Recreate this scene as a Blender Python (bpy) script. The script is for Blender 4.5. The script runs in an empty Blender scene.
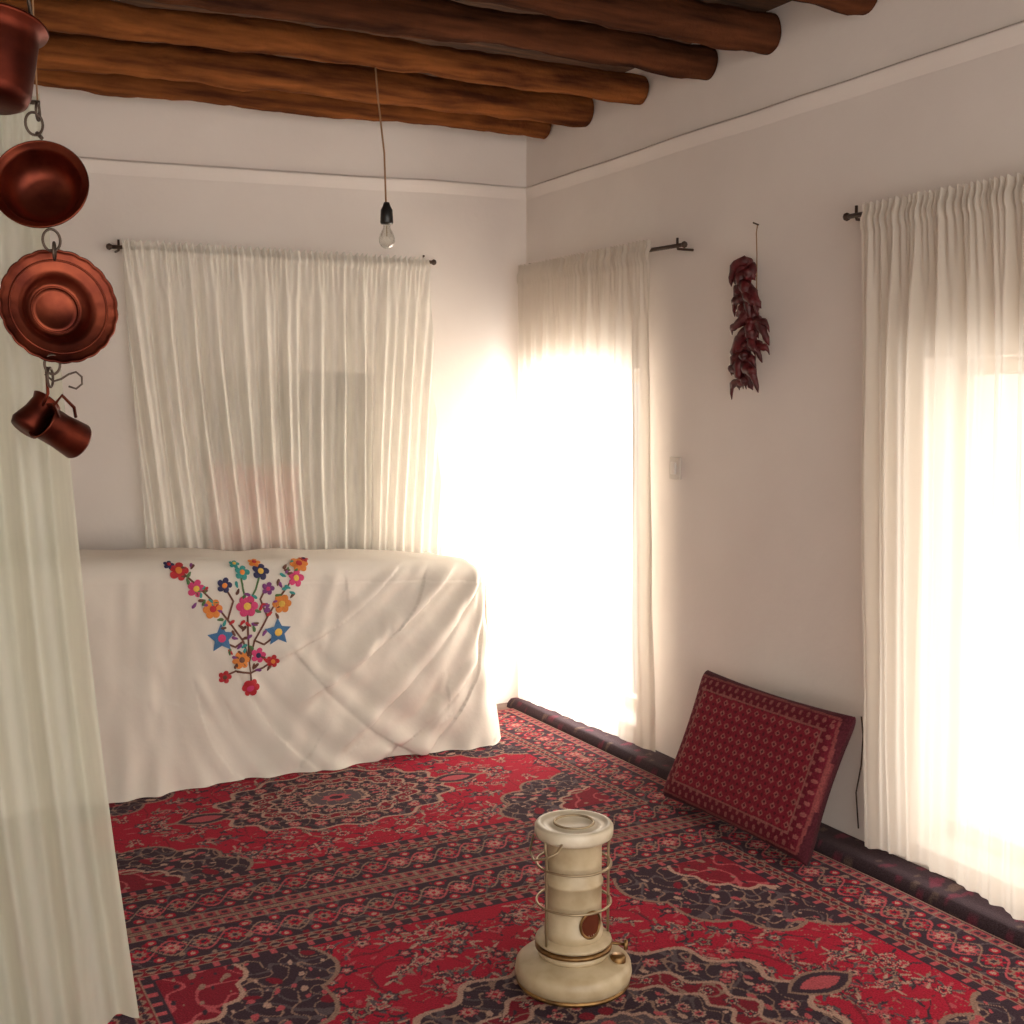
import bpy, bmesh, math, random
import numpy as np
from mathutils import Vector, Matrix, noise as mnoise
random.seed(7)
S = bpy.context.scene
D = bpy.data
S.view_settings.view_transform = 'Standard'
S.view_settings.look = 'None'

# ---------------------------------------------------------------- helpers
def link(o):
    S.collection.objects.link(o); return o

def mesh_obj(name, verts, faces, mats=None, smooth=True, parent=None, midx=None):
    me = D.meshes.new(name)
    me.from_pydata([tuple(v) for v in verts], [], [tuple(f) for f in faces])
    me.update()
    if mats is not None:
        if not isinstance(mats, (list, tuple)): mats = [mats]
        for m in mats: me.materials.append(m)
    if midx is not None:
        me.polygons.foreach_set('material_index', midx)
    if smooth:
        me.polygons.foreach_set('use_smooth', [True]*len(me.polygons))
    o = link(D.objects.new(name, me))
    if parent: set_parent(o, parent)
    return o

def set_parent(o, p):
    o.parent = p
    o.matrix_parent_inverse = Matrix.Translation(-Vector(p.location))

def empty(name, loc=(0,0,0)):
    e = link(D.objects.new(name, None)); e.location = loc; e.empty_display_size = .1
    return e

def boxes(name, bs, mat, bevel=0, parent=None):
    V=[];F=[]
    for (x0,x1,y0,y1,z0,z1) in bs:
        b=len(V)
        V += [(x0,y0,z0),(x1,y0,z0),(x1,y1,z0),(x0,y1,z0),(x0,y0,z1),(x1,y0,z1),(x1,y1,z1),(x0,y1,z1)]
        F += [tuple(b+i for i in f) for f in [(0,3,2,1),(4,5,6,7),(0,1,5,4),(1,2,6,5),(2,3,7,6),(3,0,4,7)]]
    o = mesh_obj(name, V, F, mat, smooth=False, parent=parent)
    if bevel:
        m=o.modifiers.new('bev','BEVEL'); m.width=bevel; m.segments=3
    return o

def lathe_data(prof, segs=48, scallop=None):
    V=[];F=[]
    for (r,z) in prof:
        for i in range(segs):
            a=2*math.pi*i/segs
            rr=r
            if scallop: rr = r*(1+scallop(r,a))
            V.append((rr*math.cos(a), rr*math.sin(a), z))
    n=len(prof)
    for j in range(n-1):
        for i in range(segs):
            k=(i+1)%segs
            F.append((j*segs+i, j*segs+k, (j+1)*segs+k, (j+1)*segs+i))
    return V,F

def lathe(name, prof, mat, M=Matrix(), segs=48, parent=None, scallop=None):
    V,F = lathe_data(prof, segs, scallop)
    V=[M@Vector(v) for v in V]
    return mesh_obj(name, V, F, mat, parent=parent)

def tube_data(pts, r, segs=10, closed=False, rfun=None):
    pts=[Vector(p) for p in pts]; n=len(pts); V=[];F=[]
    up=None
    for i,p in enumerate(pts):
        if closed: t=(pts[(i+1)%n]-pts[i-1])
        else: t=(pts[min(i+1,n-1)]-pts[max(i-1,0)])
        t.normalize()
        if up is None:
            up = Vector((0,0,1)) if abs(t.z)<.9 else Vector((1,0,0))
        a = up - t*up.dot(t); a.normalize(); up=a
        b = t.cross(a)
        rr = rfun(i/(n-1)) if rfun else r
        for k in range(segs):
            th=2*math.pi*k/segs
            V.append(p + (a*math.cos(th)+b*math.sin(th))*rr)
    m = n if closed else n-1
    for i in range(m):
        j=(i+1)%n
        for k in range(segs):
            l=(k+1)%segs
            F.append((i*segs+k, i*segs+l, j*segs+l, j*segs+k))
    if not closed:
        F.append(tuple(range(segs))[::-1]); F.append(tuple((n-1)*segs+k for k in range(segs)))
    return V,F

def tube(name, pts, r, mat, parent=None, segs=10, closed=False, rfun=None):
    V,F=tube_data(pts,r,segs,closed,rfun)
    return mesh_obj(name,V,F,mat,parent=parent)

def circle(c, r, n=40):
    return [(c[0]+r*math.cos(2*math.pi*i/n), c[1]+r*math.sin(2*math.pi*i/n), c[2]) for i in range(n)]

class Acc:
    def __init__(s): s.V=[];s.F=[];s.I=[]
    def add(s,V,F,idx=0):
        b=len(s.V); s.V+=list(V); s.F+=[tuple(b+i for i in f) for f in F]; s.I+=[idx]*len(F)
    def obj(s,name,mats,parent=None,smooth=True):
        return mesh_obj(name,s.V,s.F,mats,smooth,parent,s.I)

# ---------------------------------------------------------------- materials
def mat(name, col, rough=.7, metal=0, vscale=(5,5,5), bump=0, bscale=60, col2=None, spec=None, detail=6, lo=.35, hi=.68, bdist=.01):
    m=D.materials.new(name); m.use_nodes=True; nt=m.node_tree; N=nt.nodes; L=nt.links
    p=N['Principled BSDF']
    p.inputs['Base Color'].default_value=(*col,1); p.inputs['Roughness'].default_value=rough
    p.inputs['Metallic'].default_value=metal
    if spec is not None: p.inputs['Specular IOR Level'].default_value=spec
    tc=N.new('ShaderNodeTexCoord')
    if col2 is not None:
        mp=N.new('ShaderNodeMapping'); mp.inputs['Scale'].default_value=vscale
        n=N.new('ShaderNodeTexNoise'); n.inputs['Scale'].default_value=1; n.inputs['Detail'].default_value=detail
        r=N.new('ShaderNodeValToRGB'); r.color_ramp.elements[0].position=lo; r.color_ramp.elements[1].position=hi
        r.color_ramp.elements[0].color=(*col2,1); r.color_ramp.elements[1].color=(*col,1)
        L.new(tc.outputs['Object'],mp.inputs[0]); L.new(mp.outputs[0],n.inputs['Vector'])
        L.new(n.outputs['Fac'],r.inputs[0]); L.new(r.outputs[0],p.inputs['Base Color'])
    if bump:
        n2=N.new('ShaderNodeTexNoise'); n2.inputs['Scale'].default_value=bscale; n2.inputs['Detail'].default_value=5
        b=N.new('ShaderNodeBump'); b.inputs['Strength'].default_value=bump; b.inputs['Distance'].default_value=bdist
        L.new(tc.outputs['Object'],n2.inputs['Vector']); L.new(n2.outputs['Fac'],b.inputs['Height']); L.new(b.outputs[0],p.inputs['Normal'])
    return m

def attr_mat(name, rough=.95, noise_amt=.35, nscale=220):
    m=D.materials.new(name); m.use_nodes=True; nt=m.node_tree; N=nt.nodes; L=nt.links
    p=N['Principled BSDF']; p.inputs['Roughness'].default_value=rough; p.inputs['Specular IOR Level'].default_value=.1
    a=N.new('ShaderNodeAttribute'); a.attribute_name='Col'
    tc=N.new('ShaderNodeTexCoord'); n=N.new('ShaderNodeTexNoise'); n.inputs['Scale'].default_value=nscale; n.inputs['Detail'].default_value=3
    mr=N.new('ShaderNodeMapRange'); mr.inputs[1].default_value=.3; mr.inputs[2].default_value=.7
    mr.inputs[3].default_value=1-noise_amt; mr.inputs[4].default_value=1+noise_amt
    mx=N.new('ShaderNodeVectorMath'); mx.operation='SCALE'
    L.new(tc.outputs['Object'],n.inputs['Vector']); L.new(n.outputs['Fac'],mr.inputs[0])
    L.new(a.outputs['Color'],mx.inputs[0]); L.new(mr.outputs[0],mx.inputs['Scale']); L.new(mx.outputs[0],p.inputs['Base Color'])
    b=N.new('ShaderNodeBump'); b.inputs['Strength'].default_value=.5; b.inputs['Distance'].default_value=.004
    L.new(n.outputs['Fac'],b.inputs['Height']); L.new(b.outputs[0],p.inputs['Normal'])
    try:
        p.inputs['Sheen Weight'].default_value=.04; p.inputs['Sheen Roughness'].default_value=.5
        p.inputs['Sheen Tint'].default_value=(1,.7,.7,1)
    except Exception: pass
    return m

def sheer(name, col, transp=.25, transl=.5, lace=0, lscale=18):
    m=D.materials.new(name); m.use_nodes=True; nt=m.node_tree; N=nt.nodes; L=nt.links
    N.remove(N['Principled BSDF']); out=N['Material Output']
    d=N.new('ShaderNodeBsdfDiffuse'); t=N.new('ShaderNodeBsdfTranslucent'); tr=N.new('ShaderNodeBsdfTransparent')
    d.inputs[0].default_value=(*col,1); t.inputs[0].default_value=(*col,1)
    m1=N.new('ShaderNodeMixShader'); m1.inputs[0].default_value=transl
    m2=N.new('ShaderNodeMixShader'); m2.inputs[0].default_value=transp
    L.new(d.outputs[0],m1.inputs[1]); L.new(t.outputs[0],m1.inputs[2])
    L.new(m1.outputs[0],m2.inputs[1]); L.new(tr.outputs[0],m2.inputs[2]); L.new(m2.outputs[0],out.inputs[0])
    tc=N.new('ShaderNodeTexCoord')
    if lace:
        mp=N.new('ShaderNodeMapping'); mp.inputs['Scale'].default_value=(lscale,lscale,lscale*.12)
        v=N.new('ShaderNodeTexNoise'); v.inputs['Scale'].default_value=1; v.inputs['Detail'].default_value=4
        mr=N.new('ShaderNodeMapRange'); mr.inputs[1].default_value=.3; mr.inputs[2].default_value=.7
        mr.inputs[3].default_value=max(0,transp-lace); mr.inputs[4].default_value=transp+lace
        L.new(tc.outputs['Object'],mp.inputs[0]); L.new(mp.outputs[0],v.inputs['Vector'])
        L.new(v.outputs['Fac'],mr.inputs[0])
        L.new(mr.outputs[0],m2.inputs[0])
    return m

M_wall=mat('plaster_wall',(.86,.79,.735),.9,col2=(.80,.725,.67),vscale=(1.5,1.5,1.5),bump=.22,bscale=14)
M_trim=mat('plaster_trim',(.88,.82,.76),.85,bump=.1,bscale=20)
M_ceil=mat('reed_ceiling',(.16,.07,.03),.9,col2=(.05,.022,.012),vscale=(3,30,30),bump=.4,bscale=40)
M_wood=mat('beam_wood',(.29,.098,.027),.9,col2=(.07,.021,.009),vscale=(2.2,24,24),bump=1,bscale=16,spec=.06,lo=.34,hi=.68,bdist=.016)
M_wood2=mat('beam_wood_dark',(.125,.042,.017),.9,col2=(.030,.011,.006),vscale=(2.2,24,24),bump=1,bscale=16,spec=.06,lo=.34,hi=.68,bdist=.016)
M_floor=mat('floor_cement',(.22,.15,.12),.9,col2=(.14,.09,.07),bump=.2)
M_frame=mat('painted_frame',(.72,.66,.58),.5,bump=.05)
M_shutter=mat('shutter_wood',(.46,.41,.33),.6,col2=(.38,.33,.27),vscale=(14,14,2),bump=.1)
M_iron=mat('dark_iron',(.10,.07,.055),.45,metal=.8,bump=.1)
M_copper=mat('copper',(.145,.026,.013),.45,metal=.95,col2=(.06,.011,.007),vscale=(9,9,9),bump=.12,bscale=25)
M_copper_in=mat('copper_tinned',(.22,.050,.025),.38,metal=.95,col2=(.075,.014,.010),vscale=(12,12,12),bump=.1,bscale=25)
M_enamel=mat('cream_enamel',(.55,.455,.30),.4,col2=(.38,.29,.17),vscale=(12,12,12),bump=.06,bscale=30)
M_enamel_w=mat('worn_top_enamel',(.72,.65,.52),.4,col2=(.52,.44,.31),vscale=(10,10,10),bump=.05)
M_brass=mat('aged_brass',(.36,.21,.08),.4,metal=.9,col2=(.14,.08,.035),vscale=(20,20,20))
M_steel=mat('wire_steel',(.38,.30,.19),.4,metal=.8)
M_mica=mat('mica_window',(.10,.025,.012),.15)
M_black=mat('bakelite',(.012,.012,.012),.35)
M_cord=mat('cord',(.32,.17,.08),.8)
M_chili=mat('dried_chili',(.12,.009,.011),.45,col2=(.045,.005,.006),vscale=(25,25,25),bump=.4,bscale=50)
M_plastic=mat('switch_plastic',(.70,.64,.57),.4)
M_sheet=mat('white_sheet',(.82,.76,.68),.9,col2=(.77,.705,.625),vscale=(4,4,4),bump=.15,bscale=26)
M_lacepink=mat('pink_bedding',(.78,.64,.56),.9,col2=(.60,.36,.34),vscale=(30,30,30),bump=.2,lo=.3,hi=.5)
M_rug=attr_mat('rug_wool')
M_kilim=attr_mat('cushion_weave',noise_amt=.3,nscale=160)
M_cur=sheer('curtain_gauze',(.80,.735,.65),.12,.45)
M_cur_back=sheer('curtain_lace',(.97,.93,.84),.31,.18,lace=.10,lscale=26)
M_cur_left=sheer('curtain_voile',(.74,.74,.63),.20,.4,lace=.06,lscale=20)

def floral(name):
    m=D.materials.new(name); m.use_nodes=True; nt=m.node_tree; N=nt.nodes; L=nt.links
    p=N['Principled BSDF']; p.inputs['Roughness'].default_value=.9
    tc=N.new('ShaderNodeTexCoord'); v=N.new('ShaderNodeTexVoronoi'); v.inputs['Scale'].default_value=10
    r=N.new('ShaderNodeValToRGB'); e=r.color_ramp.elements
    e[0].position=.25; e[0].color=(.42,.01,.02,1); e[1].position=.6; e[1].color=(.76,.38,.30,1)
    x=e.new(.40); x.color=(.58,.08,.08,1)
    L.new(tc.outputs['Object'],v.inputs['Vector']); L.new(v.outputs['Distance'],r.inputs[0]); L.new(r.outputs[0],p.inputs['Base Color'])
    return m
M_floral=floral('floral_print')

# ---------------------------------------------------------------- room shell
XW=2.88; YB=5.18; XL=-1.1; YF=-.6; ZC=2.87
W1=(4.20,5.06,.10,1.63)
W2=(1.50,2.66,.10,1.63)
T=.28
boxes('floor',[(XL-.1,XW+T,YF,YB+.5,-.1,0)],M_floor)
boxes('wall_right',[
 (XW,XW+T,W1[1],YB+.5,0,3.1),
 (XW,XW+T,W2[1],W1[0],0,3.1),
 (XW,XW+T,YF,W2[0],0,3.1),
 (XW,XW+T,W1[0],W1[1],0,W1[2]),(XW,XW+T,W1[0],W1[1],W1[3],3.1),
 (XW,XW+T,W2[0],W2[1],0,W2[2]),(XW,XW+T,W2[0],W2[1],W2[3],3.1)],M_wall)
NX0,NX1,NZ0,NZ1=1.28,2.07,.80,1.63
for bx in [(XL,NX0,YB,YB+.4,0,3.1),(NX1,XW,YB,YB+.4,0,3.1),(NX0,NX1,YB,YB+.4,0,NZ0),
           (NX0,NX1,YB,YB+.4,NZ1,3.1),(NX0,NX1,YB+.36,YB+.4,NZ0,NZ1)]:
    boxes('wall_back',[bx],M_wall)
boxes('wall_left',[(XL-.15,XL,YF,YB+.4,0,3.1)],M_wall)
boxes('ceiling',[(XL,XW,YF,YB,ZC,ZC+.2)],M_ceil)

def ledge(name,p,q,nrm,h=.006,d=.013):
    p=Vector(p);q=Vector(q);n=Vector(nrm); V=[];F=[]
    K=24
    prof=[(0,-.05),(.006,-.022),(d,-.002),(d,h*.6),(d*.6,h),(0,h+.006)]
    for i in range(K+1):
        c=p.lerp(q,i/K); w=.006*mnoise.noise(c*2.3)
        for (o,z) in prof: V.append(c+n*(o+w*(o>0)*.6)+Vector((0,0,z+w)))
    k=len(prof)
    for i in range(K):
        for j in range(k-1): F.append((i*k+j,(i+1)*k+j,(i+1)*k+j+1,i*k+j+1))
    return mesh_obj(name,V,F,M_wall)
ledge('trim_1',(XL,YB,2.42),(XW,YB,2.52),(0,-1,0))
ledge('trim_2',(XW,YB,2.52),(XW,YF,2.55),(-1,0,0))

def win_right(idx,w):
    y0,y1,z0,z1=w; f=.05; xa,xb=XW+.16,XW+.21
    e=empty('window_%d'%idx,(XW+.18,(y0+y1)/2,(z0+z1)/2))
    boxes('frame',[(xa,xb,y0,y0+f,z0,z1),(xa,xb,y1-f,y1,z0,z1),(xa,xb,y0,y1,z0,z0+f),(xa,xb,y0,y1,z1-f,z1),
                   (xa+.005,xb-.005,(y0+y1)/2-.02,(y0+y1)/2+.02,z0,z1)],M_frame,parent=e)
win_right(1,W1); win_right(2,W2)
e=empty('window_3',((NX0+NX1)/2,YB+.3,1.2))
yy=YB+.30
boxes('frame',[(NX0,NX0+.05,yy,yy+.05,NZ0,NZ1),(NX1-.05,NX1,yy,yy+.05,NZ0,NZ1),(NX0,NX1,yy,yy+.05,NZ1-.05,NZ1),(NX0,NX1,yy,yy+.05,NZ0,NZ0+.05),
  ((NX0+NX1)/2-.03,(NX0+NX1)/2+.03,yy-.01,yy+.05,NZ0,NZ1)],M_frame,parent=e)
boxes('shutter',[(NX0+.05,NX1-.05,yy+.02,yy+.04,NZ0+.05,NZ1-.05)],M_shutter,parent=e)

# ---------------------------------------------------------------- ceiling beams (poles)
ys=[5.0,4.62,4.19,3.76,3.39,2.95,2.5,2.08,1.66,1.24,.8,.36,-.1]
dz=[.016,.032,.035,.025,.020,.01]
for i,y in enumerate(ys):
    pts=[];n=150
    r0=.059+.006*math.sin(i*2.1)
    for k in range(n+1):
        x=XL+.005+(XW-XL-.012)*k/n
        c=Vector((x*.9,i*3.7,0)); c2=Vector((x*2.6,i*5.1,9))
        zz=2.80-(dz[i] if i<6 else .01)-.055*max(0,(1.9-x)/1.9)*(1 if i<6 else .6)+.018*mnoise.noise(c)+.009*mnoise.noise(c2)
        pts.append((x,y+.03*mnoise.noise(c+Vector((0,0,5)))+.01*mnoise.noise(c2+Vector((0,0,5))),zz))
    V,F=tube_data(pts,r0,26,rfun=lambda t,i=i,r0=r0:r0*(1+.14*mnoise.noise(Vector((t*11,i,2)))+.06*max(0,mnoise.noise(Vector((t*38,i,6))))+.05*t))
    V=[v+Vector((0,.010*mnoise.noise(v*10),.009*mnoise.noise(v*9)+.003*mnoise.noise(v*30))) for v in V]
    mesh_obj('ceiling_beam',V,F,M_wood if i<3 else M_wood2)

# ---------------------------------------------------------------- rugs
def sn(u,v,seed,f,n=9):
    r=np.random.RandomState(seed); out=np.zeros_like(u)
    for k in range(n):
        a=r.uniform(0,2*np.pi); ff=f*r.uniform(.6,1.5); ph=r.uniform(0,6.28)
        out+=np.sin(ff*(u*np.cos(a)+v*np.sin(a))+ph)
    return out/(n**.5)
def C(*c): return np.array(c)
RED=C(.37,.007,.030); DRED=C(.20,.008,.022); NAVY=C(.036,.020,.032); CREAM=C(.43,.27,.21); PINK=C(.43,.075,.09); SLATE=C(.095,.070,.080); BEIGE=C(.27,.165,.125)
def rosette(col,u,v,cx,cy,r,cols,n=8):
    sel=np.nonzero((np.abs(u-cx)<r*1.3)&(np.abs(v-cy)<r*1.3))[0]
    if sel.size==0: return
    du=u[sel]-cx; dv=v[sel]-cy; d=np.hypot(du,dv); th=np.arctan2(dv,du)
    R=r*(.82+.18*np.cos(n*th))
    sub=col[sel]
    sub[d<R*1.2]=NAVY
    sub[d<R]=cols[0]; sub[d<R*.66]=cols[1]; sub[d<R*.36]=cols[2]
    col[sel]=sub
def leaf(col,u,v,cx,cy,l,w,a,c):
    sel=np.nonzero((np.abs(u-cx)<l)&(np.abs(v-cy)<l))[0]
    if sel.size==0: return
    x=u[sel]-cx;y=v[sel]-cy
    du=x*np.cos(a)+y*np.sin(a); dv=-x*np.sin(a)+y*np.cos(a)
    col[sel[(np.abs(du)<l)&(np.abs(dv)<w*(1-(du/l)**2))]]=c
def rug_colors(U,V,hx,hy,seed,mx,my,nros):
    u=np.abs(U); v=np.abs(V); e=np.minimum(hx-u,hy-v)
    col=np.tile(RED,(U.size,1)).astype(float)
    rnd=random.Random(seed)
    n1=sn(u,v,seed,55); n2=sn(u,v,seed+1,75); n3=sn(u,v,seed+2,110); n4=sn(u,v,seed+3,22)
    BW=.30
    fx,fy=hx-BW,hy-BW
    col[np.abs(n4)<.05]=DRED
    col[(np.abs(n1)<.06)&(n2>.1)]=NAVY
    col[(np.abs(n2-.5)<.05)&(n1>.2)]=BEIGE
    col[(n3>1.6)]=PINK
    for k in range(nros):
        cx=rnd.uniform(0,fx); cy=rnd.uniform(0,fy); r=rnd.uniform(.010,.026)
        cs=rnd.choice([(CREAM,PINK,RED),(PINK,CREAM,NAVY),(NAVY,PINK,CREAM),(SLATE,CREAM,RED),(BEIGE,NAVY,RED),(CREAM,RED,NAVY)])
        rosette(col,u,v,cx,cy,r,cs,rnd.choice([5,6,8]))
        for q in range(3):
            a=rnd.uniform(0,6.28); leaf(col,u,v,cx+math.cos(a)*r*1.9,cy+math.sin(a)*r*1.9,.020,.005,a,rnd.choice([NAVY,CREAM,PINK,SLATE,BEIGE]))
    def dense(m,base):
        col[m]=base
        col[m&(np.abs(n1)<.16)]=SLATE
        col[m&(np.abs(n2)<.13)]=BEIGE
        col[m&(n3>1.2)]=PINK
        col[m&(n3<-1.35)]=CREAM
        col[m&(n1>1.35)]=DRED
    du=(fx-u)/(fx*.46); dv=(fy-v)/(fy*.66); th=np.arctan2(dv,du); rr=np.hypot(du,dv)
    sc=1+.11*np.abs(np.sin(th*7))
    f=e>BW-.01
    col[(rr<sc)&f]=BEIGE; dense((rr<sc-.03)&f,NAVY)
    col[(rr<.50*sc)&f]=CREAM; m=(rr<.47*sc)&f; col[m]=DRED; col[m&(np.abs(n1)<.15)]=PINK; col[m&(n3>1.1)]=NAVY; col[m&(n3<-1.2)]=BEIGE
    th=np.arctan2(v/my,u/mx); rr=np.hypot(u/mx,v/my)
    sc=1+.05*np.cos(16*th)
    col[rr<1.07*sc]=CREAM; dense(rr<1.03*sc,NAVY)
    col[rr<.76*sc]=CREAM; m=rr<.73*sc; col[m]=DRED; col[m&(np.abs(n2)<.2)]=BEIGE; col[m&(n3>1.1)]=NAVY
    col[rr<.60*sc]=CREAM; dense(rr<.57*sc,NAVY)
    for k in range(24):
        a=k*math.pi/12+math.pi/24
        rosette(col,u,v,mx*.89*math.cos(a),my*.89*math.sin(a),.026,(PINK,CREAM,RED))
        rosette(col,u,v,mx*.67*math.cos(a),my*.67*math.sin(a),.018,(CREAM,NAVY,RED))
        rosette(col,u,v,mx*.45*math.cos(a),my*.45*math.sin(a),.020,(CREAM,PINK,NAVY))
    col[rr<.30*sc]=CREAM; dense(rr<.27*sc,SLATE); col[rr<.12*(1+.15*np.cos(8*th))]=PINK; col[rr<.06]=NAVY
    cx=mx*1.18; l=.085
    leaf(col,u,v,cx,0,l*1.3,.06,0,BEIGE); leaf(col,u,v,cx,0,l*1.15,.05,0,NAVY); leaf(col,u,v,cx,0,l*.8,.03,0,PINK)
    t=np.where(hx-u<hy-v, v, u)
    def band(a,b,c): m=(e>=a)&(e<b); col[m]=c; return m
    band(0,BW,NAVY)
    band(0,.007,BEIGE)
    m=band(.012,.045,PINK*.7); col[m&(np.sin(t*150)*np.cos((e-.028)*150)>.3)]=NAVY; col[m&(np.sin(t*150)<-.75)]=BEIGE
    band(.045,.050,BEIGE)
    m=(e>=.050)&(e<.215); c0=.1325; w=36
    col[m&(np.abs(n1)<.13)]=SLATE; col[m&(n3>1.15)]=DRED; col[m&(n3<-1.25)]=BEIGE
    col[m&(np.abs((e-c0)-.045*np.sin(t*w))<.005)]=PINK
    col[m&(np.abs((e-c0)+.045*np.sin(t*w))<.004)]=BEIGE
    ph=((t*w/np.pi)%1-.5)*np.pi/w
    d=np.hypot(ph,(e-c0)); ww=np.arctan2(e-c0,ph)
    R=.034*(.82+.18*np.cos(8*ww)); kk=np.floor(t*w/np.pi).astype(int)%3
    for q,cs in enumerate([(PINK,CREAM,RED),(RED,BEIGE,NAVY),(BEIGE,RED,NAVY)]):
        mk=m&(kk==q)
        col[mk&(d<R)]=cs[0]; col[mk&(d<R*.62)]=cs[1]; col[mk&(d<R*.3)]=cs[2]
    small=np.hypot((((t*w/np.pi)+.5)%1-.5)*np.pi/w,np.abs(e-c0)-.056)
    col[m&(small<.016)]=RED; col[m&(small<.008)]=CREAM
    band(.215,.220,BEIGE)
    m=band(.220,.262,DRED); col[m&(np.abs(np.sin(t*85))*.03>np.abs(e-.241)*1.6)]=BEIGE; col[m&(np.abs(np.sin(t*85))*.03>np.abs(e-.241)*4)]=NAVY
    band(.262,.268,BEIGE)
    m=band(.268,.294,NAVY); col[m&(np.sin(t*120)>.5)]=PINK
    w=(1+.12*sn(U,V,seed+9,3,7))[:,None]
    return np.clip(col*w,0,1)

def rug(name,x0,x1,y0,y1,seed,mx,my,nros,step=.0042,z=.014):
    nx=int((x1-x0)/step); ny=int((y1-y0)/step)
    xs=np.linspace(x0,x1,nx); yv=np.linspace(y0,y1,ny)
    X,Y=np.meshgrid(xs,yv); X=X.ravel();Y=Y.ravel()
    Z=z+.0015*np.sin(X*7+seed)*np.sin(Y*9)
    col=rug_colors(X-(x0+x1)/2,Y-(y0+y1)/2,(x1-x0)/2,(y1-y0)/2,seed,mx,my,nros)
    verts=np.stack([X,Y,Z],1)
    idx=np.arange(nx*ny).reshape(ny,nx)
    f=np.stack([idx[:-1,:-1],idx[:-1,1:],idx[1:,1:],idx[1:,:-1]],-1).reshape(-1,4)
    ring=np.concatenate([idx[0,:],idx[1:,-1],idx[-1,-2::-1],idx[-2:0:-1,0]])
    low=verts[ring].copy(); low[:,2]=.001
    b=len(verts); k=len(ring); a=np.arange(k); c=(a+1)%k
    sk=np.stack([ring[a],b+a,b+c,ring[c]],1)
    verts=np.concatenate([verts,low]); col=np.concatenate([col,np.tile(DRED,(k,1))]); f=np.concatenate([f,sk])
    me=D.meshes.new(name); me.from_pydata(verts.tolist(),[],f.tolist()); me.update()
    ca=me.color_attributes.new('Col','FLOAT_COLOR','POINT')
    ca.data.foreach_set('color',np.concatenate([col,np.ones((len(col),1))],1).astype(np.float32).ravel())
    me.materials.append(M_rug)
    return link(D.objects.new(name,me))
rug('persian_rug',.30,2.72,3.348,5.02,3,.42,.29,120)
rug('persian_rug',.30,2.72,1.10,3.342,11,.50,.42,190)

def strip_colors(X,Y,Z):
    col=np.tile(C(.040,.025,.030),(X.size,1)).astype(float)
    a=sn(X*1.0+Z,Y,5,70)
    col[a>1.0]=C(.11,.025,.04); col[a<-1.2]=C(.10,.065,.055)
    return col
def runner(name,x0,x1,y0,y1,h):
    path=[(x0,.002),(x0+.004,h*.5),(x0+.022,h)]+[(x0+.022+(x1-x0-.022)*k/10,h+.002*math.sin(k)) for k in range(1,11)]
    ny=int((y1-y0)/.012); P=len(path); V=[]
    for j in range(ny):
        y=y0+(y1-y0)*j/(ny-1); w=.010*mnoise.noise(Vector((y*1.7,0,1)))
        for (x,z) in path: V.append((x+(w if x<x1-.01 else 0),y,max(.001,z+.4*w*(z>.01))))
    F=[(j*P+k,j*P+k+1,(j+1)*P+k+1,(j+1)*P+k)for j in range(ny-1) for k in range(P-1)]
    o=mesh_obj(name,V,F,M_rug); A=np.array(V); col=strip_colors(A[:,0],A[:,1],A[:,2])
    ca=o.data.color_attributes.new('Col','FLOAT_COLOR','POINT')
    ca.data.foreach_set('color',np.concatenate([col,np.ones((len(col),1))],1).astype(np.float32).ravel())
    return o
runner('wall_runner_rug',2.725,2.875,.5,5.1,.04)

# ---------------------------------------------------------------- bedding stack with white sheet
BX=2.42; BY=4.55
def Ztop(x): return .958-.065*max(x,-.3)+.008*mnoise.noise(Vector((x*2.2,3,0)))
FOLDS=[((1.02,.70),(.90,-.1),.018,.030),((1.70,.90),(1.34,-.1),.024,.024),((1.22,.52),(1.78,-.12),.020,.036),
 ((2.42,.84),(1.60,.06),.026,.040),((2.44,.72),(1.94,-.05),.024,.038),((1.08,.46),(1.46,-.12),.018,.034),
 ((2.30,.88),(1.42,.26),.030,.032),((.86,.90),(.79,-.1),.020,.030),((2.44,.56),(2.16,-.1),.022,.036),((1.45,.56),(2.15,-.06),.024,.024),
 ((.6,.85),(.73,-.1),.025,.022),((.3,.8),(.35,-.1),.04,.03),((2.12,.90),(1.70,.40),.020,.024),
 ((2.02,.88),(1.36,.46),.018,.018),((2.38,.46),(1.72,-.02),.018,.028),((1.20,.36),(1.56,-.1),.014,.024),((2.16,.36),(1.86,-.1),.016,.022),
 ((.95,.55),(1.15,-.1),.016,.026),((2.40,.9),(2.30,-.1),.02,.02),((.92,.40),(1.02,-.1),.012,.024),((1.0,.9),(1.12,.3),.02,.012),
 ((1.62,.60),(1.50,-.1),.014,.018),((2.30,.70),(2.05,.10),.014,.018),((1.9,.62),(1.62,.02),.014,.018)]
def sst(a,b,x):
    t=max(0,min(1,(x-a)/(b-a))); return t*t*(3-2*t)
def fold(x,z):
    d=0
    for (a,b,w,A) in FOLDS:
        ax,az=a;bx,bz=b; dx,dz_=bx-ax,bz-az; L2=dx*dx+dz_*dz_
        t=((x-ax)*dx+(z-az)*dz_)/L2
        if t<0 or t>1: continue
        px,pz=ax+dx*t, az+dz_*t - .06*math.sin(math.pi*t)
        r=math.hypot(x-px,z-pz)
        sgn=1 if (z-pz)>0 else -1
        ww=w*(.7+.8*t)*(1.4 if sgn>0 else .7)
        if r<ww*5: d+=1.25*A*sst(0,.3,t)*(1-sst(.8,1,t))*(math.exp(-(r/ww)**2)-.3*math.exp(-((r-2*ww)/ww)**2)*sst(0,ww*.5,r))
    return d
RH=.09
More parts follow.
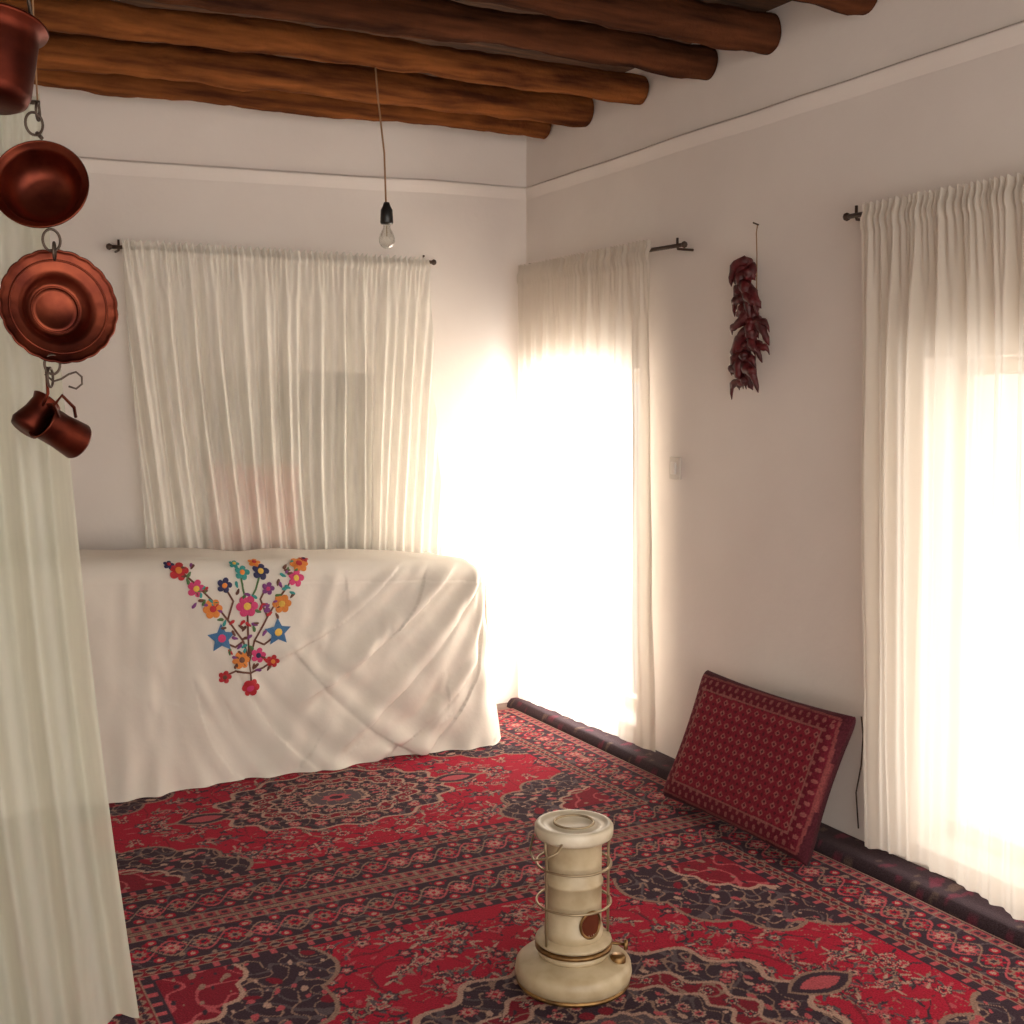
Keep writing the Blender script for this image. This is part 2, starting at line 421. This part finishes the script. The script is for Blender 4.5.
def cover(q,s):
    r=.12; Lf=BX-r; arc=r*math.pi/2
    if q<=Lf: px,py,nx,ny=q,BY,0,-1
    elif q<=Lf+arc:
        a=(q-Lf)/r; px=BX-r+r*math.sin(a); py=BY+r-r*math.cos(a); nx,ny=math.sin(a),-math.cos(a)
    else: px,py,nx,ny=BX,BY+r+(q-Lf-arc),1,0
    zt=Ztop(px); hv=zt-RH
    if s<=hv:
        z=s; off=-.05*(z/.8)
        n=mnoise.noise(Vector((q*3,z*2.5,0)))*.014+mnoise.noise(Vector((q*8+z*4,z*5,3)))*.008
        d=fold(q,z)+n+.03*(1-z/.8)**3*(1+.8*math.sin(q*9))
    else:
        a=(s-hv)/RH
        if a<math.pi/2:
            z=hv+RH*math.sin(a); off=-.05-RH*(1-math.cos(a)); k=1-a/(math.pi/2)
            d=(fold(q,s)+mnoise.noise(Vector((q*3,hv*2.5,0)))*.014+mnoise.noise(Vector((q*8+hv*4,hv*5,3)))*.008)*k+.004*mnoise.noise(Vector((q*9,s*9,4)))*(1-k)
        else:
            w=min(1,(s-hv-RH*math.pi/2)/.30)
            o=-.05-RH
            sx,sy=px+nx*o,py+ny*o
            q0=2.0;q1=Lf+arc+.35
            tx=q if q<=q0 else q0+(2.27-q0)*(q-q0)/(q1-q0)
            X=sx+(tx-sx)*w; Y=sy+(5.03-sy)*w
            return Vector((X,Y,zt+.014*mnoise.noise(Vector((X*4,Y*4,7)))+.012*math.sin(math.pi*w)))
    return Vector((px+nx*(off+d),py+ny*(off+d),max(z,.018)))
bed=empty('covered_bedding_stack',(1.2,4.8,0))
Q1=BX-.12+.12*math.pi/2+.36
nq,ns=560,220
V=[]
for j in range(ns):
    for i in range(nq):
        q=-.45+(Q1+.45)*i/(nq-1)
        zt=Ztop(min(q,BX)); tot=zt-RH+RH*math.pi/2+.30
        V.append(cover(q,.012+ (tot-.012)*j/(ns-1)))
F=[(j*nq+i,j*nq+i+1,(j+1)*nq+i+1,(j+1)*nq+i) for j in range(ns-1) for i in range(nq-1)]
mesh_obj('white_sheet_cover',V,F,M_sheet,parent=bed)
V=[];n=40;m=24
for j in range(m):
    for i in range(n):
        y=4.72+.28*i/(n-1); z=.02+.66*j/(m-1)
        V.append((2.420+.008*math.sin(y*90)+.035*(1-z/.8),y,z))
F=[(j*n+i,j*n+i+1,(j+1)*n+i+1,(j+1)*n+i) for j in range(m-1) for i in range(n-1)]
mesh_obj('lace_valance',V,F,M_lacepink,parent=bed)

EC={'red':(.50,.02,.03),'pink':(.66,.05,.18),'org':(.75,.24,.04),'blue':(.05,.16,.34),'navy':(.03,.03,.10),'teal':(.04,.30,.28),'brown':(.14,.05,.03),'green':(.08,.18,.06),'purple':(.22,.05,.22),'yel':(.80,.50,.08)}
EM={k:mat('thread_'+k,v,.7,bump=.3,bscale=200) for k,v in EC.items()}
ek=list(EC); acc=Acc()
def P(u,v):
    return (1.300+(u-241)*.0041, .70-(v-605)*.0040)
def surf(q,s,off):
    p=cover(q,s); a=cover(q+.004,s)-p; b=cover(q,s+.004)-p
    n=a.cross(b); n.normalize()
    if n.y>0 and abs(n.z)<.9: n=-n
    if n.z<0 and abs(n.z)>.9: n=-n
    return p+n*off
def poly(pts,c,off):
    cx=sum(p[0] for p in pts)/len(pts); cz=sum(p[1] for p in pts)/len(pts)
    V=[surf(cx,cz,off+.002)]+[surf(x,z,off) for x,z in pts]; n=len(pts)
    acc.add(V,[(0,1+i,1+(i+1)%n) for i in range(n)],ek.index(c))
def petal(cx,cz,a,l,w,c,off=.006):
    pts=[]
    for k in range(12):
        t=2*math.pi*k/12; x=l*.5+l*.5*math.cos(t); y=w*.5*math.sin(t)*(1.1 if math.cos(t)>0 else .8)
        pts.append((cx+x*math.cos(a)-y*math.sin(a),cz+x*math.sin(a)+y*math.cos(a)))
    poly(pts,c,off)
def flower(u,v,r,c,cc,n=6,rot=0,w=.75):
    x,z=P(u,v); r*=.0044
    for k in range(n): petal(x,z,rot+2*math.pi*k/n,r,r*w,c)
    poly([(x+r*.34*math.cos(t*math.pi/5),z+r*.34*math.sin(t*math.pi/5)) for t in range(10)],cc,.010)
def star(u,v,r,c,cc):
    x,z=P(u,v); r*=.0044; pts=[]
    for k in range(10):
        R=r if k%2==0 else r*.5; a=math.pi/2+k*math.pi/5
        pts.append((x+R*math.cos(a),z+R*math.sin(a)))
    poly(pts,c,.006)
    poly([(x+r*.28*math.cos(t*math.pi/5),z+r*.28*math.sin(t*math.pi/5)) for t in range(10)],cc,.010)
def stem(pts,c='brown',w=1.9):
    pts=[P(*p) for p in pts]; w*=.0040
    dense=[]
    for i in range(len(pts)-1):
        for k in range(8):
            t=k/8; dense.append((pts[i][0]*(1-t)+pts[i+1][0]*t,pts[i][1]*(1-t)+pts[i+1][1]*t))
    dense.append(pts[-1])
    V=[]
    for i,(x,z) in enumerate(dense):
        a=dense[min(i+1,len(dense)-1)];b=dense[max(i-1,0)]
        dx,dz=a[0]-b[0],a[1]-b[1];l=math.hypot(dx,dz) or 1
        V+= [surf(x-dz/l*w/2,z+dx/l*w/2,.005),surf(x+dz/l*w/2,z-dx/l*w/2,.005)]
    acc.add(V,[(2*i,2*i+1,2*i+3,2*i+2) for i in range(len(dense)-1)],ek.index(c))
stem([(241,682),(241,660),(236,640),(222,618),(208,598),(192,580),(176,564)])
stem([(241,660),(247,640),(260,618),(274,598),(288,580),(297,564)])
stem([(241,655),(241,606)]); stem([(236,640),(228,645),(215,638)]); stem([(247,640),(256,645),(269,636)])
stem([(222,618),(228,600),(220,585)]); stem([(260,618),(254,600),(262,586)])
stem([(241,672),(228,668),(216,672)]); stem([(241,672),(254,668),(264,662)])
stem([(241,606),(238,590),(236,575)],'green'); stem([(241,606),(250,590),(256,572)],'green')
flower(241,606,10,'pink','yel',6); flower(208,606,9,'org','red',6); flower(275,606,9,'org','yel',6)
star(215,635,13,'blue','pink'); star(270,634,13,'blue','yel')
flower(233,658,8,'org','brown',6); flower(250,655,7,'pink','navy',5); flower(241,686,8,'red','pink',6)
flower(217,673,6,'red','brown',5); flower(264,662,6,'red','org',5)
flower(193,585,8,'pink','yel',5); flower(178,567,9,'red','org',5); flower(170,560,5,'navy','red',5)
flower(290,582,8,'pink','yel',5); flower(296,567,9,'org','red',6); flower(303,560,5,'red','navy',5)
flower(220,584,7,'navy','org',5); flower(238,573,7,'teal','org',5); flower(256,573,8,'navy','yel',5); flower(262,590,6,'purple','pink',5)
flower(252,562,6,'org','red',5); flower(232,563,5,'teal','yel',5)
for k in range(90):
    pu,pv=random.choice([(185,572),(200,595),(215,612),(228,630),(250,630),(262,612),(278,595),(288,572),(241,640),(228,652),(252,664),(240,595)])
    x,z=P(pu+random.uniform(-8,8),pv+random.uniform(-8,8)); petal(x,z,random.uniform(0,6.28),.028,.013,random.choice(['green','brown','teal','red','brown','purple']))
acc.obj('embroidery',[EM[k] for k in ek],parent=bed)

def pillow_data(w,h,t,nu=40,nv=30,ex=4):
    V=[];F=[]
    for sgn in (1,-1):
        b=len(V)
        for j in range(nv):
            for i in range(nu):
                u=-1+2*i/(nu-1); v=-1+2*j/(nv-1)
                th=(max(0,1-abs(u)**ex)*max(0,1-abs(v)**ex))**.5
                pin=1-.05*(1-abs(v)**2)*abs(u)
                pin2=1-.05*(1-abs(u)**2)*abs(v)
                V.append((u*w/2*pin,sgn*(-t/2*th),v*h/2*pin2))
        for j in range(nv-1):
            for i in range(nu-1):
                f=(b+j*nu+i,b+j*nu+i+1,b+(j+1)*nu+i+1,b+(j+1)*nu+i)
                F.append(f if sgn>0 else f[::-1])
    return V,F
V,F=pillow_data(.42,.42,.11)
M=Matrix.Translation((1.515,5.205,1.02))@Matrix.Rotation(math.radians(-6),4,'X')@Matrix.Rotation(math.radians(3),4,'Y')
mesh_obj('floral_pillow',[M@Vector(v) for v in V],F,M_floral)

# ---------------------------------------------------------------- curtains
def curtain(name,origin,direction,nrm,left,right,ztop,zbot,pleats,amp,mat_,parent,seed=0,nu=420,nv=100,swag=0,waves=.35,calm=.5,frill=.010):
    o=Vector(origin); d=Vector(direction); n=Vector(nrm); V=[]
    for j in range(nv):
        t=(j/(nv-1)); t=t*t*.35+t*.65
        for i in range(nu):
            u=i/(nu-1)
            uw=u+.03*mnoise.noise(Vector((u*5,t*1.4,seed)))*min(1,t*4)*max(0,math.sin(math.pi*u))**.5
            x=left(t)+(right(t)-left(t))*uw
            us=u+swag*t*(u-.35)*.25
            ph=2*math.pi*pleats*us
            ir=mnoise.noise(Vector((us*pleats*.5,t*.8,seed+3)))
            a=amp*(.45+.55*min(1,t*2.5))*(1-calm*max(0,t-.4)/.6)
            disp=a*(math.sin(ph+1.8*ir)*(.6+.6*ir)+waves*math.sin(ph*2.17+seed+t))
            gat=math.sin(ph*4.3+seed+2*math.sin(u*40))
            if t<.14:
                g=(1-t/.14); disp=disp*(1-g*.75)+g**.6*.008*gat
            if t<.02: disp-=.004
            if .02<t<.035: disp+=.006
            disp+=.012*mnoise.noise(Vector((u*5,t*5,seed+9)))*t
            zb=zbot(u) if callable(zbot) else zbot
            z=ztop+(zb-ztop)*t
            if t<.02: z+=frill*(.5+.5*gat)
            p=o+d*x+n*disp; V.append((p.x,p.y,z))
    F=[(j*nu+i,j*nu+i+1,(j+1)*nu+i+1,(j+1)*nu+i) for j in range(nv-1) for i in range(nu-1)]
    return mesh_obj(name,V,F,mat_,parent=parent)
def rod(parent,a,b,r=.008,wall=None,fin=True):
    tube('rod',[Vector(a).lerp(Vector(b),k/8) for k in range(9)],r,M_iron,parent)
    dd=(Vector(b)-Vector(a)).normalized()
    if fin:
      for p,s in ((a,-1),(b,1)):
        c=Vector(p)+dd*s*.008
        V,F=lathe_data([(.0001,-.014),(.010,-.009),(.013,0),(.010,.009),(.0001,.014)],16)
        mesh_obj('finial',[c+Vector(v) for v in V],F,M_iron,parent=parent)
    if wall is not None:
        for k in (.02,.97):
            p=Vector(a).lerp(Vector(b),k)
            tube('bracket',[p+Vector((0,0,.03)),p-Vector((0,0,.004)),p-Vector((0,0,.012))+Vector(wall)*.02,p-Vector((0,0,.012))+Vector(wall)],.005,M_iron,parent)

c1=empty('lace_curtain',(1.65,5.08,1.5))
rod(c1,(.92,5.11,2.12),(2.345,5.11,2.135),wall=(0,.065,0))
curtain('gathered_cloth',(0,5.08,0),(1,0,0),(0,-1,0),lambda t:.955+.07*t,lambda t:2.315+.06*t,2.14,.77,12,.026,M_cur_back,c1,seed=1,swag=.9,nu=560,waves=.5,calm=.2,frill=.014)
c2=empty('gauze_curtain',(2.80,4.6,1.1))
rod(c2,(2.80,5.03,2.115),(2.80,3.80,2.095),wall=(.075,0,0))
curtain('gathered_cloth',(2.775,0,0),(0,-1,0),(-1,0,0),lambda t:-5.07,lambda t:-3.99+.05*t+.03*t*t,2.13,lambda u:.05+.03*u,9,.026,M_cur,c2,seed=5,calm=.75,waves=.25)
c3=empty('gauze_curtain',(2.80,2.2,1.1))
rod(c3,(2.80,2.92,2.085),(2.80,1.25,2.07),wall=(.075,0,0))
curtain('gathered_cloth',(2.775,0,0),(0,-1,0),(-1,0,0),lambda t:-2.835+.085*t,lambda t:-1.35,2.105,lambda u:.075+.02*math.sin(u*9),15,.034,M_cur,c3,seed=9,calm=.6,waves=.35,nu=520)
c4=empty('voile_curtain',(0,2.86,1.1))
rod(c4,(-1.09,2.87,2.13),(.375,2.87,2.15),r=.005,fin=False)
for x in (-.9,.37):
    tube('hanging_cord',[(x,2.87,2.15),(x,2.9,2.5),(x,2.92,2.72)],.002,M_cord,c4)
curtain('gathered_cloth',(0,2.87,0),(1,0,0),(0,-1,0),lambda t:-1.0,lambda t:.375+.045*t+.105*t*t,2.165,.022,12,.045,M_cur_left,c4,seed=14,calm=.4)

# ---------------------------------------------------------------- hanging bulb
b=empty('hanging_light_bulb',(1.725,4.19,2.2))
tube('cord',[(1.70,4.19,2.72),(1.705,4.18,2.6),(1.72,4.16,2.4),(1.725,4.16,2.20)],.0035,M_cord,b)
Mb=Matrix.Translation((1.727,4.16,.01))
lathe('socket',[(.0001,2.215),(.010,2.213),(.014,2.20),(.022,2.185),(.024,2.14),(.021,2.135),(.0001,2.134)],M_black,Mb,24,b)
mg=D.materials.new('bulb_glass'); mg.use_nodes=True; nt=mg.node_tree
nt.nodes.remove(nt.nodes['Principled BSDF']); g1=nt.nodes.new('ShaderNodeBsdfGlossy'); g1.inputs[1].default_value=.05; g2=nt.nodes.new('ShaderNodeBsdfTransparent')
g2.inputs[0].default_value=(.93,.93,.9,1)
fr=nt.nodes.new('ShaderNodeLayerWeight'); fr.inputs[0].default_value=.35; mx=nt.nodes.new('ShaderNodeMixShader')
nt.links.new(fr.outputs['Facing'],mx.inputs[0]); nt.links.new(g2.outputs[0],mx.inputs[1]); nt.links.new(g1.outputs[0],mx.inputs[2]); nt.links.new(mx.outputs[0],nt.nodes['Material Output'].inputs[0])
lathe('glass_bulb',[(.012,2.14),(.014,2.12),(.024,2.10),(.029,2.085),(.029,2.07),(.022,2.055),(.012,2.048),(.0001,2.046)],mg,Mb,28,b)
tube('filament_stem',[(1.727,4.16,2.14),(1.727,4.16,2.10)],.002,M_steel,b)

# ---------------------------------------------------------------- light switch
sw=empty('light_switch',(2.875,3.93,1.23))
boxes('plate',[(2.866,2.879,3.895,3.965,1.185,1.275)],M_plastic,.004,sw)
boxes('rocker',[(2.856,2.868,3.915,3.945,1.205,1.255)],M_trim,.003,sw)

# ---------------------------------------------------------------- dried chili string
CY=3.425
ch=empty('dried_chili_string',(2.84,CY,1.8))
tube('string',[(2.875,CY+.03,2.13),(2.862,CY+.02,2.10),(2.85,CY,2.02),(2.848,CY-.005,1.8),(2.85,CY,1.56)],.002,M_cord,ch)
tube('nail',[(2.88,CY+.03,2.132),(2.855,CY+.03,2.138)],.003,M_iron,ch)
A=Acc()
for k in range(62):
    t=k/61; z=1.995-.41*t; side=random.choice([-1,1])
    l=random.uniform(.05,.085); r=random.uniform(.014,.022)
    y0=CY+.025*math.sin(t*9); out=random.uniform(0,.035)
    reach=random.uniform(.1,1.6)*side
    base=Vector((2.842-out,y0,z)); pts=[]
    for s in range(9):
        q=s/8
        pts.append(base+Vector((-.012*math.sin(q*3),reach*l*(math.sin(q*1.5))*.8,-l*q*(.35+.6*q)+.012*math.sin(q*5+k))))
    V,F=tube_data(pts,r,8,rfun=lambda q,r=r,k=k:max(.0015,r*(math.sin(min(1,q*4+.25)*math.pi/2))*(1-q**3)*(1+.2*math.sin(q*17+k))))
    A.add(V,F)
A.obj('chilies',[M_chili],ch)

# ---------------------------------------------------------------- copper pots
cp=empty('hanging_copper_pots',(.35,2.70,1.85))
def MT(x,y,z,rx=0,rz=0,ry=0):
    return Matrix.Translation((x,y,z))@Matrix.Rotation(math.radians(rz),4,'Z')@Matrix.Rotation(math.radians(ry),4,'Y')@Matrix.Rotation(math.radians(rx),4,'X')
def shell(name,outer,M,thick,mats,parent,scallop=None,segs=64):
    inner=[(max(r-thick,.0001),z+thick*.9) for r,z in outer[::-1]]
    V,F=lathe_data(outer+inner,segs,scallop); V=[M@Vector(v) for v in V]
    n=(len(outer)-1)*segs; mi=[0]*n+[1]*(len(F)-n)
    return mesh_obj(name,V,F,mats,parent=parent,midx=mi)
MC=[M_copper,M_copper_in]
shell('saucepan',[(.0001,-.10),(.055,-.10),(.068,-.092),(.074,-.075),(.078,.03),(.080,.055),(.094,.060),(.096,.066)],MT(.272,2.70,2.195,rx=-10,ry=8),.003,MC,cp)
shell('bowl_pan',[(.0001,-.060),(.045,-.060),(.060,-.054),(.074,-.034),(.083,-.006),(.087,.004),(.097,.008),(.098,.012)],MT(.352,2.72,1.946,rx=74,rz=-18),.003,MC,cp)
shell('plate_tray',[(.0001,-.034),(.040,-.034),(.046,-.030),(.050,-.034),(.060,-.032),(.070,-.014),(.078,-.004),(.085,-.003),(.112,.004),(.117,.006),(.119,.010)],
      MT(.374,2.69,1.695,rx=82,rz=6),.003,MC,cp,scallop=lambda r,a:(.02*abs(math.sin(a*11)) if r>.1 else 0),segs=132)
for rr_,zz_ in ((.048,-.026),(.098,.005)):
    Mx=MT(.374,2.69,1.695,rx=82,rz=6)
    tube('embossed_ring',[Mx@Vector((rr_*math.cos(2*math.pi*k/48),rr_*math.sin(2*math.pi*k/48),zz_)) for k in range(48)],.0022,M_copper_in,cp,closed=True,segs=8)
shell('small_mug',[(.0001,-.050),(.038,-.050),(.041,-.045),(.037,0),(.037,.042),(.041,.048)],MT(.368,2.68,1.436,ry=-58,rx=22),.002,MC,cp,segs=36)
shell('small_pot',[(.0001,-.04),(.030,-.04),(.035,-.028),(.028,.005),(.027,.03),(.032,.04)],MT(.322,2.70,1.470,ry=40,rx=-12),.002,MC,cp,segs=36)
tube('mug_handle',[(.360,2.64,1.466),(.350,2.625,1.491),(.365,2.62,1.511),(.390,2.635,1.486),(.395,2.65,1.466)],.0035,M_copper,cp)
tube('pot_handle',[(.334,2.68,1.488),(.345,2.675,1.515),(.345,2.68,1.55),(.345,2.685,1.57)],.0035,M_copper,cp)
def ring(x,y,z,r,rot): 
    pts=[(x+r*math.cos(a)*math.cos(rot),y+r*math.cos(a)*math.sin(rot),z+r*1.25*math.sin(a)) for a in [2*math.pi*k/24 for k in range(24)]]
    tube('ring',pts,.0028,M_iron,cp,closed=True,segs=8)
ring(.335,2.66,2.06,.018,.3); ring(.343,2.66,2.085,.014,1.2); ring(.362,2.67,1.83,.018,.2); ring(.366,2.665,1.808,.014,1.3)
ring(.355,2.67,1.575,.016,.2); ring(.35,2.67,1.548,.016,1.1)
tube('handle_wire',[(.20,2.70,2.26),(.22,2.69,2.36),(.28,2.69,2.40),(.33,2.69,2.36),(.345,2.70,2.26)],.004,M_iron,cp)
tube('hang_wire',[(.29,2.69,2.395),(.292,2.72,2.6),(.295,2.8,2.72),(.295,2.86,2.74)],.003,M_iron,cp)
tube('wire_squiggle',[(.34,2.67,1.555),(.355,2.665,1.54),(.37,2.66,1.545),(.385,2.66,1.555),(.40,2.66,1.56),(.412,2.665,1.55),(.412,2.665,1.535),(.40,2.665,1.525),(.385,2.665,1.53)],.0022,M_iron,cp)
tube('chain_link',[(.345,2.70,2.05),(.35,2.67,2.035)],.004,M_iron,cp)

# ---------------------------------------------------------------- kerosene heater
HX,HY=1.547,2.53
h=empty('kerosene_heater',(HX,HY,.015))
HM=Matrix.Translation((HX,HY,.016))
lathe('fuel_tank',[(.0001,0),(.120,0),(.130,.004),(.146,.016),(.150,.034),(.147,.054),(.136,.064),(.108,.070),(.096,.076),(.0001,.076)],M_enamel,HM,64,h)
lathe('tank_foot',[(.132,-.001),(.140,-.001),(.146,.008),(.134,.012)],M_brass,HM,64,h)
lathe('burner_gallery',[(.066,.074),(.088,.076),(.093,.084),(.090,.092),(.078,.096),(.076,.104),(.092,.108),(.098,.113),(.096,.119),(.078,.123),(.072,.128)],M_enamel,HM,64,h)
lathe('burner_ring',[(.0905,.094),(.099,.096),(.099,.104),(.0905,.106)],M_brass,HM,64,h)
lathe('chimney',[(.066,.120),(.075,.124),(.075,.150),(.071,.153),(.071,.262),(.075,.265),(.075,.272),(.071,.276),(.071,.375),(.076,.382),(.086,.392)],M_enamel,HM,64,h)
lathe('top_plate',[(.060,.382),(.092,.384),(.098,.388),(.100,.396),(.100,.412),(.096,.418),(.086,.420),(.082,.415),(.060,.414),(.055,.418),(.048,.418),(.043,.413),(.0001,.412)],M_enamel_w,HM,64,h)
tube('top_ring',circle((HX,HY,.016+.419),.050,40),.0035,M_steel,h,closed=True)
for a in [math.radians(a) for a in (-168,-12,75)]:
    R=.094
    pts=[(HX+.097*math.cos(a),HY+.097*math.sin(a),.016+.39),(HX+.098*math.cos(a),HY+.098*math.sin(a),.016+.37),(HX+R*math.cos(a),HY+R*math.sin(a),.016+.35),(HX+R*math.cos(a),HY+R*math.sin(a),.016+.2),(HX+R*math.cos(a),HY+R*math.sin(a),.016+.118)]
    tube('guard_rod',pts,.0035,M_steel,h)
for z in (.315,.215):
    tube('guard_ring',circle((HX,HY,.016+z),.095,48),.0032,M_steel,h,closed=True)
wd=Vector((.10,-.99,0)).normalized(); side=Vector((-wd.y,wd.x,0))
def wpt(ang,r,o):
    s=r*math.cos(ang); z=r*math.sin(ang); th=s/.071
    d=(wd*math.cos(th)+side*math.sin(th))
    return Vector((HX,HY,.016+.175))+Vector((0,0,z*1.15))+d*(.071+o)
V=[wpt(0,0,.004)]
for r in (.01,.02,.027): V+=[wpt(2*math.pi*k/32,r,.004) for k in range(32)]
F=[(0,1+k,1+(k+1)%32) for k in range(32)]
for j in range(2): F+=[(1+32*j+k,1+32*(j+1)+k,1+32*(j+1)+(k+1)%32,1+32*j+(k+1)%32) for k in range(32)]
mesh_obj('mica_window',V,F,M_mica,parent=h)
tube('window_bezel',[wpt(2*math.pi*k/32,.029,.004) for k in range(32)],.0035,M_brass,h,closed=True)
tube('bail_handle',[(HX-.075,HY-.066,.41),(HX-.100,HY-.085,.40),(HX-.125,HY-.07,.385),(HX-.128,HY-.02,.365),(HX-.112,HY+.03,.37),(HX-.09,HY+.05,.40)],.003,M_steel,h)
lathe('filler_cap',[(.020,0),(.020,.014),(.016,.018),(.0001,.019)],M_brass,Matrix.Translation((HX+.085,HY-.078,.016+.064)),24,h)
tube('wick_spindle',[(HX+.07,HY-.02,.113),(HX+.118,HY-.055,.108)],.004,M_brass,h)
lathe('wick_knob',[(.0001,0),(.013,0),(.014,.005),(.012,.010),(.0001,.011)],M_brass,Matrix.Translation((HX+.118,HY-.055,.108))@Matrix.Rotation(math.radians(90),4,'Y')@Matrix.Rotation(math.radians(35),4,'X'),20,h)

# ---------------------------------------------------------------- carpet cushion leaning on the right wall
w,hh,t=.765,.495,.10
nu,nv=240,160
V,F=pillow_data(w,hh,t,nu,nv,ex=14)
A3=np.array(V); U=A3[:,0]; Z=A3[:,2]; front=A3[:,1]<1e-6
col=np.tile(C(.20,.016,.030),(len(V),1)).astype(float)
e=np.minimum(w/2-np.abs(U),hh/2-np.abs(Z)); tt=np.where(w/2-np.abs(U)<hh/2-np.abs(Z),Z,U)
m=e>.075
gx=((U/.042+.5)%1-.5); gz=((Z/.038+.5)%1-.5)
dia=np.abs(gx)+np.abs(gz)
col[m&(dia<.33)]=C(.30,.10,.09); col[m&(dia<.15)]=C(.08,.012,.02)
gx2=((U/.042)%1-.5); gz2=((Z/.038)%1-.5)
col[m&(np.hypot(gx2,gz2)<.14)]=C(.09,.012,.02)
m=(e>.028)&(e<=.075); col[m]=C(.12,.012,.022)
col[m&(np.sin(tt*170)*np.sin((e-.03)*130)>.35)]=C(.24,.075,.07)
m=(e>.070)&(e<=.077); col[m]=C(.25,.09,.08)
m=(e>.020)&(e<=.028); col[m]=C(.18,.045,.045)
col[e<=.02]=C(.06,.012,.018)
col[~front]=C(.045,.012,.016)
R=Matrix.Rotation(math.radians(-90),4,'Z')
M=Matrix.Translation((2.556,3.170,.018))@R@Matrix.Rotation(math.radians(-23),4,'X')@Matrix.Translation((0,.0,hh/2+.02))
cu=mesh_obj('carpet_cushion',[M@Vector(v) for v in V],F,M_kilim)
ca=cu.data.color_attributes.new('Col','FLOAT_COLOR','POINT')
ca.data.foreach_set('color',np.concatenate([col,np.ones((len(col),1))],1).astype(np.float32).ravel())
tube('wall_cable',[(2.865,2.87,.46),(2.86,2.855,.40),(2.86,2.86,.30),(2.86,2.88,.2),(2.865,2.87,.08)],.0025,M_iron)

# ---------------------------------------------------------------- lights
def area(name,loc,rot,sx,sy,p,col):
    l=D.lights.new(name,'AREA'); l.shape='RECTANGLE'; l.size=sx; l.size_y=sy; l.energy=p; l.color=col
    o=link(D.objects.new(name,l)); o.location=loc; o.rotation_euler=rot; return o
area('window_daylight',(3.30,(W1[0]+W1[1])/2,.9),(0,math.radians(90),0),1.7,1.0,110,(1,.97,.92))
area('window_daylight',(3.30,(W2[0]+W2[1])/2,.9),(0,math.radians(90),0),1.7,1.3,19,(1,.97,.93))
wl=D.worlds.new('World'); S.world=wl; wl.use_nodes=True
bg=wl.node_tree.nodes['Background']; bg.inputs[0].default_value=(1,.925,.84,1); bg.inputs[1].default_value=3.1

# ---------------------------------------------------------------- camera
cam=D.cameras.new('camera'); cam.sensor_width=36; cam.lens=1200/1024*36; cam.clip_start=.05
co=link(D.objects.new('camera',cam)); co.location=(0,0,1.5)
co.rotation_euler=(math.radians(90-5.3),0,math.radians(-28.4))
S.camera=co
